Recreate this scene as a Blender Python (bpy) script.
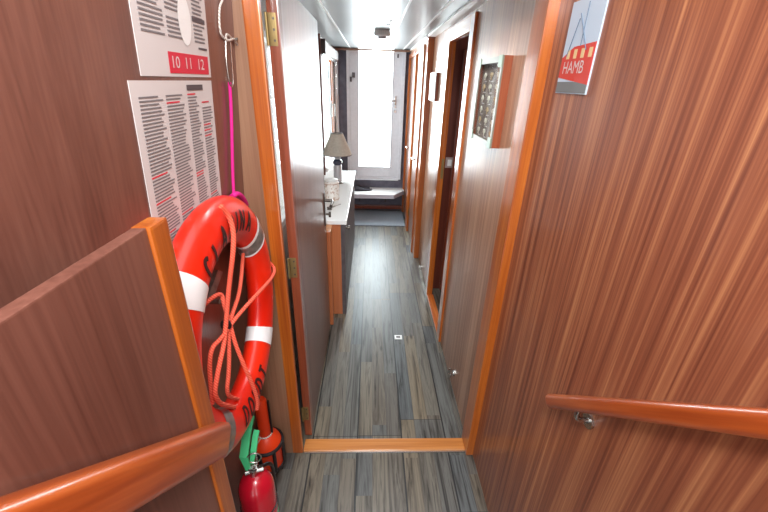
import bpy, bmesh, math, random
from mathutils import Vector, Matrix
random.seed(4)
for o in list(bpy.data.objects): bpy.data.objects.remove(o, do_unlink=True)
SC = bpy.context.scene; COL = SC.collection
# ------------------------------------------------------------------ camera
f = 368.83
cd = bpy.data.cameras.new('camera'); cam = bpy.data.objects.new('camera', cd); COL.objects.link(cam)
cd.sensor_fit = 'HORIZONTAL'; cd.sensor_width = 36; cd.lens = f/768*36; cd.clip_start = .02; cd.clip_end = 200
Rx = Vector((0.99918064, 0.01256831, 0.03847178)); Ry = Vector((-0.0293816, -0.42848164, 0.90307265)); Rz = Vector((0.02783455, -0.90346307, -0.42776128))
# rows = world axes in camera space (x right, y down, z forward)
M = Matrix(((Rx[0], -Rx[1], -Rx[2]), (Ry[0], -Ry[1], -Ry[2]), (Rz[0], -Rz[1], -Rz[2]))).to_4x4()
M.translation = Vector((0, 0, 1.6)); cam.matrix_world = M; SC.camera = cam
# ------------------------------------------------------------------ light and exposure
SC.view_settings.view_transform = 'Standard'; SC.view_settings.look = 'None'
SC.view_settings.exposure = 0.0; SC.view_settings.gamma = 1; SC.view_settings.use_curve_mapping = False
W = bpy.data.worlds.new('overcast_sky'); SC.world = W; W.use_nodes = True
bg = W.node_tree.nodes['Background']; bg.inputs[0].default_value = (.93, .97, 1, 1); bg.inputs[1].default_value = 2.6
def area(name, loc, rot, sx, sy, power, col=(1, 1, 1)):
    l = bpy.data.lights.new(name, 'AREA'); l.shape = 'RECTANGLE'; l.size = sx; l.size_y = sy; l.energy = power; l.color = col
    o = bpy.data.objects.new(name, l); o.location = loc; o.rotation_euler = rot; COL.objects.link(o); return o
area('door_daylight', (.05, 5.2, 1.3), (math.radians(-90), 0, 0), 1.0, 1.6, 120, (.86, .95, 1))
area('window_daylight', (-.75, 3.6, 1.4), (0, math.radians(-90), 0), .9, 1.3, 75, (.86, .95, 1))
area('wheelhouse_daylight', (.0, -1.0, 2.9), (math.radians(38), 0, 0), 1.6, 1.2, 28, (1, .99, .97))
area('front_fill_light', (.02, -.12, 2.05), (math.radians(66), 0, 0), .3, .16, 17, (1, 1, 1))  # unseen fill added by the camera for flash-like frontal light

area('corridor_fill_light', (.07, 1.62, 2.25), (0, 0, 0), .5, .5, 25, (.88, .96, 1))  # unseen fill added above the ceiling to brighten the corridor
area('cabin_fill_light', (1.42, 2.1, 1.4), (0, math.radians(90), 0), .6, .8, 5, (.95, .98, 1))  # added fill inside the cabin, shining out of its doorway

# ------------------------------------------------------------------ materials
def lin(c):
    c = c/255; return c/12.92 if c <= .04045 else ((c+.055)/1.055)**2.4
def rgb(r, g, b): return (lin(r), lin(g), lin(b), 1)
def mat(name, col, rough=.5, metal=0, coat=0, spec=.5, emit=None):
    m = bpy.data.materials.new(name); m.use_nodes = True; p = m.node_tree.nodes['Principled BSDF']
    p.inputs['Base Color'].default_value = col; p.inputs['Roughness'].default_value = rough; p.inputs['Metallic'].default_value = metal
    p.inputs['Coat Weight'].default_value = coat; p.inputs['Coat Roughness'].default_value = .12; p.inputs['Specular IOR Level'].default_value = spec
    return m
def nd(nt, t, **kw):
    n = nt.nodes.new(t)
    for k, v in kw.items(): setattr(n, k, v)
    return n
def ramp(nt, stops, interp='LINEAR'):
    r = nd(nt, 'ShaderNodeValToRGB'); e = r.color_ramp.elements; r.color_ramp.interpolation = interp
    e[0].position, e[0].color = stops[0]; e[1].position, e[1].color = stops[-1]
    for p, c in stops[1:-1]:
        x = e.new(p); x.color = c
    return r
def mathn(nt, op, a, b=None, c=None):
    n = nd(nt, 'ShaderNodeMath', operation=op)
    for i, v in enumerate((a, b, c)):
        if v is None: continue
        if isinstance(v, (int, float)): n.inputs[i].default_value = v
        else: nt.links.new(v, n.inputs[i])
    return n.outputs[0]
def wood(name, dark, mid, light, scale=(55, 55, 1.3), rough=.35, coat=.5, fine=(260, 260, 3), fam=.35, pos=(.3, .5, .72), bump=.0, spec=.5, cr=.12):
    """long grain along the axis whose scale is small"""
    m = mat(name, mid, rough, 0, coat, spec); nt = m.node_tree; p = nt.nodes['Principled BSDF']; p.inputs['Coat Roughness'].default_value = cr
    tc = nd(nt, 'ShaderNodeTexCoord')
    mp = nd(nt, 'ShaderNodeMapping'); mp.inputs['Scale'].default_value = scale; nt.links.new(tc.outputs['Object'], mp.inputs[0])
    n1 = nd(nt, 'ShaderNodeTexNoise'); n1.inputs['Scale'].default_value = 1; n1.inputs['Detail'].default_value = 3; nt.links.new(mp.outputs[0], n1.inputs[0])
    mp2 = nd(nt, 'ShaderNodeMapping'); mp2.inputs['Scale'].default_value = fine; nt.links.new(tc.outputs['Object'], mp2.inputs[0])
    n2 = nd(nt, 'ShaderNodeTexNoise'); n2.inputs['Scale'].default_value = 1; n2.inputs['Detail'].default_value = 2; nt.links.new(mp2.outputs[0], n2.inputs[0])
    s = mathn(nt, 'ADD', mathn(nt, 'MULTIPLY', n1.outputs[0], 1-fam), mathn(nt, 'MULTIPLY', n2.outputs[0], fam))
    r = ramp(nt, [(pos[0], dark), (pos[1], mid), (pos[2], light)]); nt.links.new(s, r.inputs[0]); nt.links.new(r.outputs[0], p.inputs['Base Color'])
    if bump:
        b = nd(nt, 'ShaderNodeBump'); b.inputs['Strength'].default_value = bump; b.inputs['Distance'].default_value = .002
        nt.links.new(s, b.inputs['Height']); nt.links.new(b.outputs[0], p.inputs['Normal'])
    return m
LAM = wood('sapele_laminate', rgb(112, 60, 42), rgb(146, 86, 60), rgb(186, 126, 86), (42, 42, .8), .36, .2, (230, 230, 2.5), .4, (.36, .5, .66))
LAM2 = wood('corridor_laminate', rgb(128, 84, 62), rgb(160, 116, 90), rgb(192, 152, 122), (50, 50, .8), .36, .3, (260, 260, 2.5), .45, (.34, .5, .68), spec=.5, cr=.28)
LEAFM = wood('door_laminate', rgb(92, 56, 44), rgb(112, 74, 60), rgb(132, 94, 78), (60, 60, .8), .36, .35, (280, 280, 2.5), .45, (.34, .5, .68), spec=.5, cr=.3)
BROWN = wood('brown_panel', rgb(92, 54, 44), rgb(114, 72, 60), rgb(130, 86, 72), (12, 12, 1.2), .4, .3, (160, 160, 3), .4)
STRIP = wood('light_brown_panel', rgb(118, 80, 58), rgb(140, 102, 78), rgb(156, 118, 92), (20, 20, 1.0), .4, .3, (180, 180, 3), .4)
ORZ = wood('varnished_wood_upright', rgb(146, 66, 20), rgb(174, 90, 28), rgb(198, 116, 44), (40, 40, 1.5), .28, .6, (200, 200, 4), .4)
RED = wood('varnished_red_wood_upright', rgb(104, 46, 28), rgb(130, 62, 38), rgb(146, 78, 50), (40, 40, 1.5), .3, .6, (200, 200, 4), .4)
ORX = wood('varnished_wood_across', rgb(158, 88, 34), rgb(186, 116, 52), rgb(200, 134, 70), (1.5, 60, 60), .35, .5, (4, 220, 220), .4)
ORY = wood('varnished_wood_along', rgb(160, 70, 20), rgb(192, 96, 34), rgb(214, 126, 54), (60, 1.5, 60), .35, .5, (220, 4, 220), .4)
RAIL = wood('varnished_rail', rgb(142, 58, 22), rgb(172, 80, 34), rgb(194, 102, 48), (60, 3, 60), .3, .4, (180, 8, 180), .3)
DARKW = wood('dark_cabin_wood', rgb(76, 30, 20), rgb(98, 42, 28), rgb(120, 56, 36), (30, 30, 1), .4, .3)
CEILM = mat('ceiling_laminate', rgb(196, 198, 198), .36, 0, .12, .4)
WHITE = mat('white_plastic', rgb(236, 236, 234), .35)
WHITEB = mat('white_laminate', rgb(238, 238, 236), .25, 0, .3)
PALE = mat('pale_wall_paint', rgb(206, 200, 194), .5)
ALU = mat('anodised_aluminium', rgb(222, 218, 226), .4, 0)
ALUD = mat('aluminium_edge', rgb(190, 186, 196), .4, 0)
CHROME = mat('brushed_steel', rgb(190, 188, 184), .25, 1)
BRASS = mat('dull_brass', rgb(140, 120, 78), .45, .7)
BRONZE = mat('dark_bronze_handle', rgb(92, 84, 78), .35, .8)
GREYB = mat('dark_grey_wall_paint', rgb(92, 90, 104), .55)
DARK = mat('dark_grey_panel', rgb(84, 76, 78), .45)
BLACK = mat('black_plastic', rgb(22, 20, 22), .4)
BLACKW = mat('worn_black_lettering', rgb(52, 18, 16), .6)
SHADE = mat('beige_lamp_shade', rgb(176, 170, 154), .8)
CER = mat('glazed_ceramic', rgb(190, 192, 200), .2, 0, .6)
BLUE = mat('dark_blue_glaze', rgb(52, 60, 84), .25, 0, .6)
EXT = mat('extinguisher_red', rgb(196, 18, 42), .22, 0, .7)
ORP = mat('orange_float_plastic', rgb(226, 62, 18), .4)
BUOY = mat('buoy_orange_red', rgb(228, 34, 10), .33, 0, .35)
ROPE = mat('orange_pink_rope', rgb(232, 92, 66), .75)
MAG = mat('magenta_cord', rgb(214, 20, 132), .7)
CORD = mat('white_cord', rgb(214, 206, 196), .7)
GREEN = mat('green_plastic', rgb(70, 186, 124), .45)
TAPE = mat('white_reflective_tape', rgb(236, 236, 236), .35)
TAPEG = mat('grey_reflective_tape', rgb(176, 172, 168), .28, .5)
PAPER = mat('printed_paper', rgb(206, 200, 198), .55)
INK = mat('grey_print', rgb(120, 116, 118), .6)
INKD = mat('dark_print', rgb(84, 76, 80), .6)
REDP = mat('red_print', rgb(206, 46, 66), .55)
MATM = mat('door_mat_carpet', rgb(112, 120, 130), .95)
def noisy(m, a, b, scale, detail=3):
    nt = m.node_tree; p = nt.nodes['Principled BSDF']; tc = nd(nt, 'ShaderNodeTexCoord')
    n = nd(nt, 'ShaderNodeTexNoise'); n.inputs['Scale'].default_value = scale; n.inputs['Detail'].default_value = detail; nt.links.new(tc.outputs['Object'], n.inputs[0])
    r = ramp(nt, [(.35, a), (.65, b)]); nt.links.new(n.outputs[0], r.inputs[0]); nt.links.new(r.outputs[0], p.inputs['Base Color'])
noisy(MATM, rgb(112, 120, 132), rgb(152, 160, 168), 90)
noisy(GREYB, rgb(84, 82, 96), rgb(100, 98, 112), 14)
noisy(CEILM, rgb(136, 140, 142), rgb(143, 147, 148), 3)
noisy(SHADE, rgb(200, 197, 186), rgb(212, 209, 198), 60)
noisy(BUOY, rgb(218, 28, 8), rgb(236, 42, 14), 6)
noisy(EXT, rgb(186, 14, 38), rgb(204, 22, 46), 9)
noisy(DARK, rgb(76, 68, 70), rgb(92, 84, 86), 20)
noisy(ALU, rgb(206, 208, 214), rgb(212, 214, 220), 30)
noisy(TAPEG, rgb(122, 118, 114), rgb(156, 152, 148), 40)
# twisted rope: stripes along local arc are approximated by a fine diagonal wave
def ropey(m, a, b, s):
    nt = m.node_tree; p = nt.nodes['Principled BSDF']; tc = nd(nt, 'ShaderNodeTexCoord')
    w = nd(nt, 'ShaderNodeTexWave'); w.bands_direction = 'DIAGONAL'; w.inputs['Scale'].default_value = s; w.inputs['Distortion'].default_value = .4
    nt.links.new(tc.outputs['Object'], w.inputs[0]); r = ramp(nt, [(.2, a), (.7, b)]); nt.links.new(w.outputs[0], r.inputs[0]); nt.links.new(r.outputs[0], p.inputs['Base Color'])
    bp = nd(nt, 'ShaderNodeBump'); bp.inputs['Strength'].default_value = .6; bp.inputs['Distance'].default_value = .002
    nt.links.new(w.outputs[0], bp.inputs['Height']); nt.links.new(bp.outputs[0], p.inputs['Normal'])
ropey(ROPE, rgb(220, 74, 52), rgb(240, 108, 82), 75)
ropey(CORD, rgb(180, 170, 160), rgb(226, 220, 212), 60)
# jar with a faint printed pattern
JAR = mat('patterned_white_ceramic', rgb(232, 226, 218), .3, 0, .4)
noisy(JAR, rgb(196, 168, 150), rgb(240, 236, 230), 55, 5)
JAR.node_tree.nodes['Color Ramp'].color_ramp.elements[0].position = .38; JAR.node_tree.nodes['Color Ramp'].color_ramp.elements[1].position = .47
# glass: see-through with fresnel reflection
def glassm(name, tint):
    m = bpy.data.materials.new(name); m.use_nodes = True; nt = m.node_tree; nt.nodes.remove(nt.nodes['Principled BSDF'])
    t = nd(nt, 'ShaderNodeBsdfTransparent'); t.inputs[0].default_value = tint; g = nd(nt, 'ShaderNodeBsdfGlossy'); g.inputs['Roughness'].default_value = .02
    lw = nd(nt, 'ShaderNodeLayerWeight'); lw.inputs['Blend'].default_value = .5; mx = nd(nt, 'ShaderNodeMixShader')
    fo = mathn(nt, 'ADD', mathn(nt, 'MULTIPLY', mathn(nt, 'POWER', lw.outputs['Facing'], 5), .45), .03)
    nt.links.new(fo, mx.inputs[0]); nt.links.new(t.outputs[0], mx.inputs[1]); nt.links.new(g.outputs[0], mx.inputs[2]); nt.links.new(mx.outputs[0], nt.nodes['Material Output'].inputs[0]); return m
GLASS = glassm('window_glass', (.97, .985, .98, 1)); CASEG = glassm('case_glass', (.95, .96, .96, 1))
# floor planks
FLOOR = mat('vinyl_plank_floor', rgb(120, 116, 110), .42, 0, .12, .5)
nt = FLOOR.node_tree; p = nt.nodes['Principled BSDF']; p.inputs['Coat Roughness'].default_value = .25
tc = nd(nt, 'ShaderNodeTexCoord'); sp = nd(nt, 'ShaderNodeSeparateXYZ'); nt.links.new(tc.outputs['Object'], sp.inputs[0])
def cells(width, x0, length, seed):
    u = mathn(nt, 'DIVIDE', mathn(nt, 'SUBTRACT', sp.outputs[0], x0), width); row = mathn(nt, 'FLOOR', u)
    wn = nd(nt, 'ShaderNodeTexWhiteNoise', noise_dimensions='1D'); nt.links.new(mathn(nt, 'ADD', row, seed), wn.inputs['W'])
    v = mathn(nt, 'ADD', mathn(nt, 'DIVIDE', sp.outputs[1], length), wn.outputs['Value']); col = mathn(nt, 'FLOOR', v)
    c = nd(nt, 'ShaderNodeCombineXYZ'); nt.links.new(row, c.inputs[0]); nt.links.new(col, c.inputs[1]); c.inputs[2].default_value = seed
    w2 = nd(nt, 'ShaderNodeTexWhiteNoise', noise_dimensions='3D'); nt.links.new(c.outputs[0], w2.inputs['Vector'])
    def edge(q, period, half):      # 1 near a whole number
        a = mathn(nt, 'ABSOLUTE', mathn(nt, 'SUBTRACT', mathn(nt, 'FRACT', mathn(nt, 'ADD', q, .5)), .5)); return mathn(nt, 'LESS_THAN', mathn(nt, 'MULTIPLY', a, period), half)
    return w2.outputs['Value'], edge(u, width, .0036), edge(v, length, .0016), edge(u, width, .0010)
idA, gA, jA, _ = cells(.2184, -.049, 1.28, 3.3)
idB, gB0, jB, gB = cells(.0728, -.049, .83, 11.7)
tone = ramp(nt, [(0, rgb(100, 106, 112)), (.2, rgb(140, 126, 108)), (.4, rgb(114, 119, 122)), (.6, rgb(148, 136, 118)), (.8, rgb(122, 121, 118)), (1, rgb(98, 102, 108))])
nt.links.new(mathn(nt, 'FRACT', mathn(nt, 'ADD', mathn(nt, 'MULTIPLY', idB, .62), mathn(nt, 'MULTIPLY', idA, .5))), tone.inputs[0])
mp = nd(nt, 'ShaderNodeMapping'); mp.inputs['Scale'].default_value = (34, 1.8, 1); nt.links.new(tc.outputs['Object'], mp.inputs[0])
off = nd(nt, 'ShaderNodeVectorMath', operation='ADD'); nt.links.new(mp.outputs[0], off.inputs[0])
cb2 = nd(nt, 'ShaderNodeCombineXYZ'); nt.links.new(mathn(nt, 'MULTIPLY', idB, 37), cb2.inputs[1]); nt.links.new(cb2.outputs[0], off.inputs[1])
n1 = nd(nt, 'ShaderNodeTexNoise'); n1.inputs['Scale'].default_value = 1; n1.inputs['Detail'].default_value = 5; n1.inputs['Roughness'].default_value = .65; n1.inputs['Distortion'].default_value = 1.2; nt.links.new(off.outputs[0], n1.inputs[0])
gr = ramp(nt, [(.30, rgb(84, 78, 72)), (.43, rgb(176, 172, 168)), (.56, rgb(222, 220, 216)), (.70, rgb(132, 128, 124))]); nt.links.new(n1.outputs[0], gr.inputs[0])
mu = nd(nt, 'ShaderNodeMix', data_type='RGBA', blend_type='MULTIPLY'); mu.inputs[0].default_value = 1; nt.links.new(tone.outputs[0], mu.inputs[6]); nt.links.new(gr.outputs[0], mu.inputs[7])
# knots
mp3 = nd(nt, 'ShaderNodeMapping'); mp3.inputs['Scale'].default_value = (9, 3.0, 1); nt.links.new(tc.outputs['Object'], mp3.inputs[0])
vo = nd(nt, 'ShaderNodeTexVoronoi'); vo.inputs['Scale'].default_value = 1; nt.links.new(mp3.outputs[0], vo.inputs[0])
kr = ramp(nt, [(.03, rgb(90, 80, 74)), (.11, (1, 1, 1, 1))]); nt.links.new(vo.outputs['Distance'], kr.inputs[0])
mu3 = nd(nt, 'ShaderNodeMix', data_type='RGBA', blend_type='MULTIPLY'); mu3.inputs[0].default_value = .8; nt.links.new(mu.outputs[2], mu3.inputs[6]); nt.links.new(kr.outputs[0], mu3.inputs[7])
gall = mathn(nt, 'MAXIMUM', mathn(nt, 'MULTIPLY', gA, .9), mathn(nt, 'MAXIMUM', mathn(nt, 'MULTIPLY', jA, .75), mathn(nt, 'MULTIPLY', gB, .35)))
mu2 = nd(nt, 'ShaderNodeMix', data_type='RGBA'); nt.links.new(gall, mu2.inputs[0]); nt.links.new(mu3.outputs[2], mu2.inputs[6]); mu2.inputs[7].default_value = rgb(34, 34, 36)
br = nd(nt, 'ShaderNodeBrightContrast'); br.inputs['Bright'].default_value = -.022; nt.links.new(mu2.outputs[2], br.inputs[0])
nt.links.new(br.outputs[0], p.inputs['Base Color'])
bp = nd(nt, 'ShaderNodeBump'); bp.inputs['Strength'].default_value = .25; bp.inputs['Distance'].default_value = .001; nt.links.new(n1.outputs[0], bp.inputs['Height']); nt.links.new(bp.outputs[0], p.inputs['Normal'])

# ------------------------------------------------------------------ mesh helpers
class MB:
    def __init__(s): s.bm = bmesh.new()
    def box(s, x0, x1, y0, y1, z0, z1, bev=0, rot=None, about=None):
        r = bmesh.ops.create_cube(s.bm, size=1); v = r['verts']
        bmesh.ops.scale(s.bm, vec=(abs(x1-x0), abs(y1-y0), abs(z1-z0)), verts=v)
        bmesh.ops.translate(s.bm, vec=((x0+x1)/2, (y0+y1)/2, (z0+z1)/2), verts=v)
        if bev:
            ed = list({e for q in v for e in q.link_edges})
            r = bmesh.ops.bevel(s.bm, geom=ed, offset=bev, segments=2, affect='EDGES', profile=.7); v = r['verts']
            v = list({q for fc in r['faces'] for q in fc.verts})
        if rot: bmesh.ops.rotate(s.bm, cent=about or Vector(((x0+x1)/2, (y0+y1)/2, (z0+z1)/2)), matrix=rot, verts=v)
        return s
    def lathe(s, prof, cen=(0, 0, 0), seg=32, axis=None):
        """prof = [(r, z)], axis = matrix to turn +Z"""
        rings = []; cen = Vector(cen)
        for r, z in prof:
            ring = []
            for k in range(seg if r > 1e-6 else 1):
                a = 2*math.pi*k/seg; q = Vector((r*math.cos(a), r*math.sin(a), z))
                if axis: q = axis @ q
                ring.append(s.bm.verts.new(q+cen))
            rings.append(ring)
        for a, b in zip(rings, rings[1:]):
            for k in range(seg):
                l = (k+1) % seg
                if len(a) == 1 and len(b) == 1: continue
                if len(a) == 1: s.bm.faces.new((a[0], b[k], b[l]))
                elif len(b) == 1: s.bm.faces.new((a[k], a[l], b[0]))
                else: s.bm.faces.new((a[k], a[l], b[l], b[k]))
        return s
    def cyl(s, a, b, r, seg=20, r2=None):
        a, b = Vector(a), Vector(b); d = b-a; L = d.length; q = Vector((0, 0, 1)).rotation_difference(d.normalized()).to_matrix()
        r2 = r if r2 is None else r2; return s.lathe([(0, 0), (r, 0), (r2, L), (0, L)], a, seg, q)
    def tube(s, pts, r, seg=10, closed=False, smooth=3):
        P = [Vector(p) for p in pts]
        if smooth:
            for _ in range(smooth):
                Q = []; n = len(P)
                rng = range(n) if closed else range(n-1)
                if not closed: Q.append(P[0])
                for i in rng:
                    a, b = P[i], P[(i+1) % n]; Q += [a*.75+b*.25, a*.25+b*.75]
                if not closed: Q.append(P[-1])
                P = Q
        n = len(P); up = None; rings = []
        for i, c in enumerate(P):
            t = (P[(i+1) % n]-P[i-1]) if closed else (P[min(i+1, n-1)]-P[max(i-1, 0)]); t.normalize()
            if up is None: up = t.orthogonal().normalized()
            else: up = (up-t*up.dot(t)).normalized()
            w = t.cross(up)
            rings.append([s.bm.verts.new(c+(up*math.cos(2*math.pi*k/seg)+w*math.sin(2*math.pi*k/seg))*r) for k in range(seg)])
        for i in range(n if closed else n-1):
            a, b = rings[i], rings[(i+1) % n]
            for k in range(seg):
                l = (k+1) % seg; s.bm.faces.new((a[k], a[l], b[l], b[k]))
        if not closed: s.bm.faces.new(rings[0][::-1]); s.bm.faces.new(rings[-1])
        return s
    def prism(s, poly, d):
        """poly of 3D points extruded by vector d"""
        d = Vector(d); a = [s.bm.verts.new(Vector(p)) for p in poly]; b = [s.bm.verts.new(Vector(p)+d) for p in poly]
        s.bm.faces.new(a); s.bm.faces.new(b[::-1]); n = len(a)
        for i in range(n): s.bm.faces.new((a[i], b[i], b[(i+1) % n], a[(i+1) % n]))
        return s
    def build(s, name, m, parent=None, loc=None, smooth=False):
        bmesh.ops.recalc_face_normals(s.bm, faces=s.bm.faces)
        root = Vector((0, 0, 0))
        if parent is not None:
            q = parent
            while q: root += q.location; q = q.parent
        off = Vector(loc) if loc else root
        bmesh.ops.translate(s.bm, vec=-off, verts=s.bm.verts)
        me = bpy.data.meshes.new(name); s.bm.to_mesh(me); s.bm.free()
        if smooth:
            for q in me.polygons: q.use_smooth = True
            try: me.set_sharp_from_angle(angle=math.radians(40))
            except Exception: pass
        o = bpy.data.objects.new(name, me); COL.objects.link(o); me.materials.append(m)
        if parent is not None:
            o.parent = parent; o.location = off-root
        else: o.location = off
        return o
def thing(name, label, cat, loc, group=None):
    o = bpy.data.objects.new(name, None); COL.objects.link(o); o.location = loc; o.empty_display_size = .05
    o['label'] = label; o['category'] = cat
    if group: o['group'] = group
    return o
def st(o, label, cat): o['kind'] = 'structure'; o['label'] = label; o['category'] = cat; return o
def text_mesh(txt, size):
    cu = bpy.data.curves.new('lettering', 'FONT'); cu.body = txt; cu.size = size; cu.align_x = 'CENTER'; cu.align_y = 'CENTER'; cu.resolution_u = 3
    o = bpy.data.objects.new('lettering', cu); COL.objects.link(o); dg = bpy.context.evaluated_depsgraph_get(); dg.update()
    me = bpy.data.meshes.new_from_object(o.evaluated_get(dg)); bpy.data.objects.remove(o); return me
def put_text(name, txt, size, m, parent, fn, cuts=0, thick=0):
    me = text_mesh(txt, size); b = MB(); b.bm.from_mesh(me); bpy.data.meshes.remove(me)
    if cuts: bmesh.ops.subdivide_edges(b.bm, edges=b.bm.edges, cuts=cuts); bmesh.ops.triangulate(b.bm, faces=b.bm.faces)
    for v in b.bm.verts: v.co = fn(v.co.x, v.co.y)
    return b.build(name, m, parent)

# ------------------------------------------------------------------ the setting
CZ = 1.936
st(MB().box(-1.3, 1.6, -1.3, 4.9, -.05, 0).build('floor', FLOOR), 'grey brown wood-look plank floor running down the corridor', 'floor')
st(MB().box(-1.3, .9, 1.255, 1.40, CZ, CZ+.06).box(-1.3, -.16, 1.40, 1.84, CZ, CZ+.06).box(.30, .9, 1.40, 1.84, CZ, CZ+.06).box(-1.3, .9, 1.84, 4.95, CZ, CZ+.06).build('ceiling', CEILM), 'pale glossy corridor ceiling panels', 'ceiling')  # out-of-view opening added to let the corridor fill light through
for i, (x, w) in enumerate(((-.252, .012), (.17, .012), (.352, .012))):
    st(MB().box(x-w/2, x+w/2, 1.85, 4.86, CZ-.004, CZ, .001).build('trim_%d' % (i+1), WHITE), ('white ceiling joint strip nearest the window wall', 'white ceiling joint strip in the middle beside the vent', 'white ceiling joint strip nearest the right wall')[i], 'trim')
st(MB().box(.43, .49, 1.27, 4.86, CZ-.012, CZ, .003).build('trim_4', WHITE), 'white cove strip where ceiling meets the right wall', 'trim')
# right wall, in runs
b = MB().box(.503, .56, -1.3, 1.17, 0, 2.3)
st(b.build('wall_right', LAM), 'reddish brown striped laminate wall right of the viewer', 'wall')
b = MB().box(.49, .516, 1.27, 2.06, 0, CZ).box(.49, .516, 2.06, 2.66, 1.86, CZ).box(.49, .516, 2.66, 3.34, 0, CZ)
st(b.build('wall_corridor_right', LAM2), 'striped laminate corridor wall around the open cabin doorway', 'wall')
b = MB().box(.44, .54, 3.42, 3.47, 0, CZ).box(.44, .54, 3.47, 4.84, 1.875, CZ).box(.44, .54, 4.10, 4.17, 0, 1.875).box(.44, .54, 4.80, 4.87, 0, 1.875)
st(b.build('wall_far_right', LAM2), 'laminate wall around the two closed doors at the far end', 'wall')
# far wall: hole for the glazed door
b = MB().box(-.5, -.30, 4.87, 4.95, 0, CZ).box(.39, .6, 4.87, 4.95, 0, CZ).box(-.30, .39, 4.87, 4.95, 0, .43)
st(b.build('wall_far', GREYB), 'dark grey wall below and beside the bright glazed door', 'wall')
# left hull wall with the window hole
b = MB().box(-.55, -.45, 1.25, 1.36, 0, CZ).box(-.55, -.45, 1.36, 2.08, 0, .9).box(-.55, -.45, 1.36, 2.08, 1.78, CZ).box(-.55, -.45, 2.08, 3.5, 0, CZ).box(-.55, -.45, 3.5, 4.28, 0, .86).box(-.55, -.45, 3.5, 4.28, 1.78, CZ).box(-.55, -.45, 4.28, 4.87, 0, CZ)
st(b.build('wall_left', PALE), 'pale wall with the window behind the desk', 'wall')
# near left leaning wall
def lx(z): return -.375-(1.784-z)*.072
b = MB().prism([(lx(0), -1.3, 0), (lx(2.3), -1.3, 2.3), (lx(2.3)-.06, -1.3, 2.3), (lx(0)-.06, -1.3, 0)], (0, 2.49, 0))
st(b.build('wall_near_left', BROWN), 'brown leaning side wall behind the lifebuoy and calendar', 'wall')
b = MB().prism([(-.348, 1.19, 0), (-.348, 1.19, 2.3), (lx(2.3)-.02, 1.19, 2.3), (lx(0)-.02, 1.19, 0)], (0, .022, 0)).box(-.35, .53, 1.19, 1.25, 1.875, 2.3)
st(b.build('wall_bulkhead', STRIP), 'narrow light brown bulkhead strip left of the doorway frame', 'wall')
# near doorway frame
o = st(MB().box(-.35, -.304, 1.188, 1.208, 0, 1.875, .004).build('door_frame_1', ORZ), 'varnished orange wood frame around the near doorway', 'door frame')
MB().box(.47, .507, 1.17, 1.268, 0, 1.875, .004).build('right_jamb', ORZ, o)
MB().box(-.302, .47, 1.188, 1.255, 1.83, 1.875, .004).build('header', ORX, o)
MB().box(-.302, .47, 1.19, 1.255, 0, .012, .003).build('threshold', ORX, o)
MB().box(-.30, .49, 1.183, 1.19, 0, .006).build('metal_edge', CHROME, o)
# door_1: the open leaf
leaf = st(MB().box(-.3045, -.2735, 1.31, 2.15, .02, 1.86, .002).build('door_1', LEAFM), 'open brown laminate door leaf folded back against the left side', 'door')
MB().box(-.306, -.272, 1.27, 1.312, .02, 1.86, .003).build('edge_lipping', RED, leaf)
MB().box(-.305, -.273, 2.15, 2.156, .02, 1.86, .001).build('lock_edge', BRONZE, leaf)
for z in (1.728, .944, .168):
    h = MB().box(-.306, -.280, 1.2675, 1.2705, z-.042, z+.042, .001).cyl((-.307, 1.262, z-.042), (-.307, 1.262, z+.042), .005, 12)
    h = h.build('hinge', BRASS, leaf, smooth=True)
    m = MB()
    for dz in (-.028, 0, .028): m.cyl((-.288, 1.2678, z+dz), (-.288, 1.2662, z+dz), .0035, 10)
    m.build('screws', BRONZE, h)
hd = MB().box(-.273, -.267, 2.10, 2.135, .80, 1.0, .002).build('handle_plate', BRONZE, leaf)
MB().cyl((-.27, 2.118, .955), (-.225, 2.118, .955), .009).tube([(-.228, 2.118, .955), (-.222, 2.09, .955), (-.224, 2.02, .952)], .009).build('lever', BRONZE, hd, smooth=True)
MB().cyl((-.27, 2.118, .87), (-.238, 2.118, .87), .007).box(-.25, -.236, 2.112, 2.124, .852, .885, .003).build('key', BRONZE, hd, smooth=True)
# cabin doorway on the right
o = st(MB().box(.476, .50, 2.015, 2.10, 0, 1.905, .004).build('door_frame_2', ORZ), 'varnished wood frame of the open cabin doorway on the right', 'door frame')
MB().box(.476, .50, 2.62, 2.70, 0, 1.905, .004).build('far_casing', ORZ, o)
MB().box(.476, .50, 2.10, 2.62, 1.835, 1.905, .004).build('header', ORY, o)
MB().box(.50, .518, 2.07, 2.10, 0, 1.86).build('near_reveal', RED, o)
j = MB().box(.50, .520, 2.62, 2.655, 0, 1.86, .002).build('far_reveal', ORZ, o)
MB().box(.497, .516, 2.616, 2.6205, .98, 1.12, .002).build('strike_plate', BRASS, j)
MB().box(.50, .518, 2.10, 2.62, 1.835, 1.86).build('top_reveal', RED, o)
MB().box(.478, .53, 2.10, 2.62, 0, .012, .003).build('threshold', ORY, o)
# side cabin
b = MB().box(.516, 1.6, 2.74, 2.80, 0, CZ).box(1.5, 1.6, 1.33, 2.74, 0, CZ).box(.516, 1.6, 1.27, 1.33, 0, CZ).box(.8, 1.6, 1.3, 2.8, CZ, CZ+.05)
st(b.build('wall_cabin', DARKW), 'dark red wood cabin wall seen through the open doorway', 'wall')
st(MB().box(.60, .625, 2.715, 2.745, 0, 1.8, .003).build('trim_5', RED), 'red wood upright strip on the cabin wall', 'trim')
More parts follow.
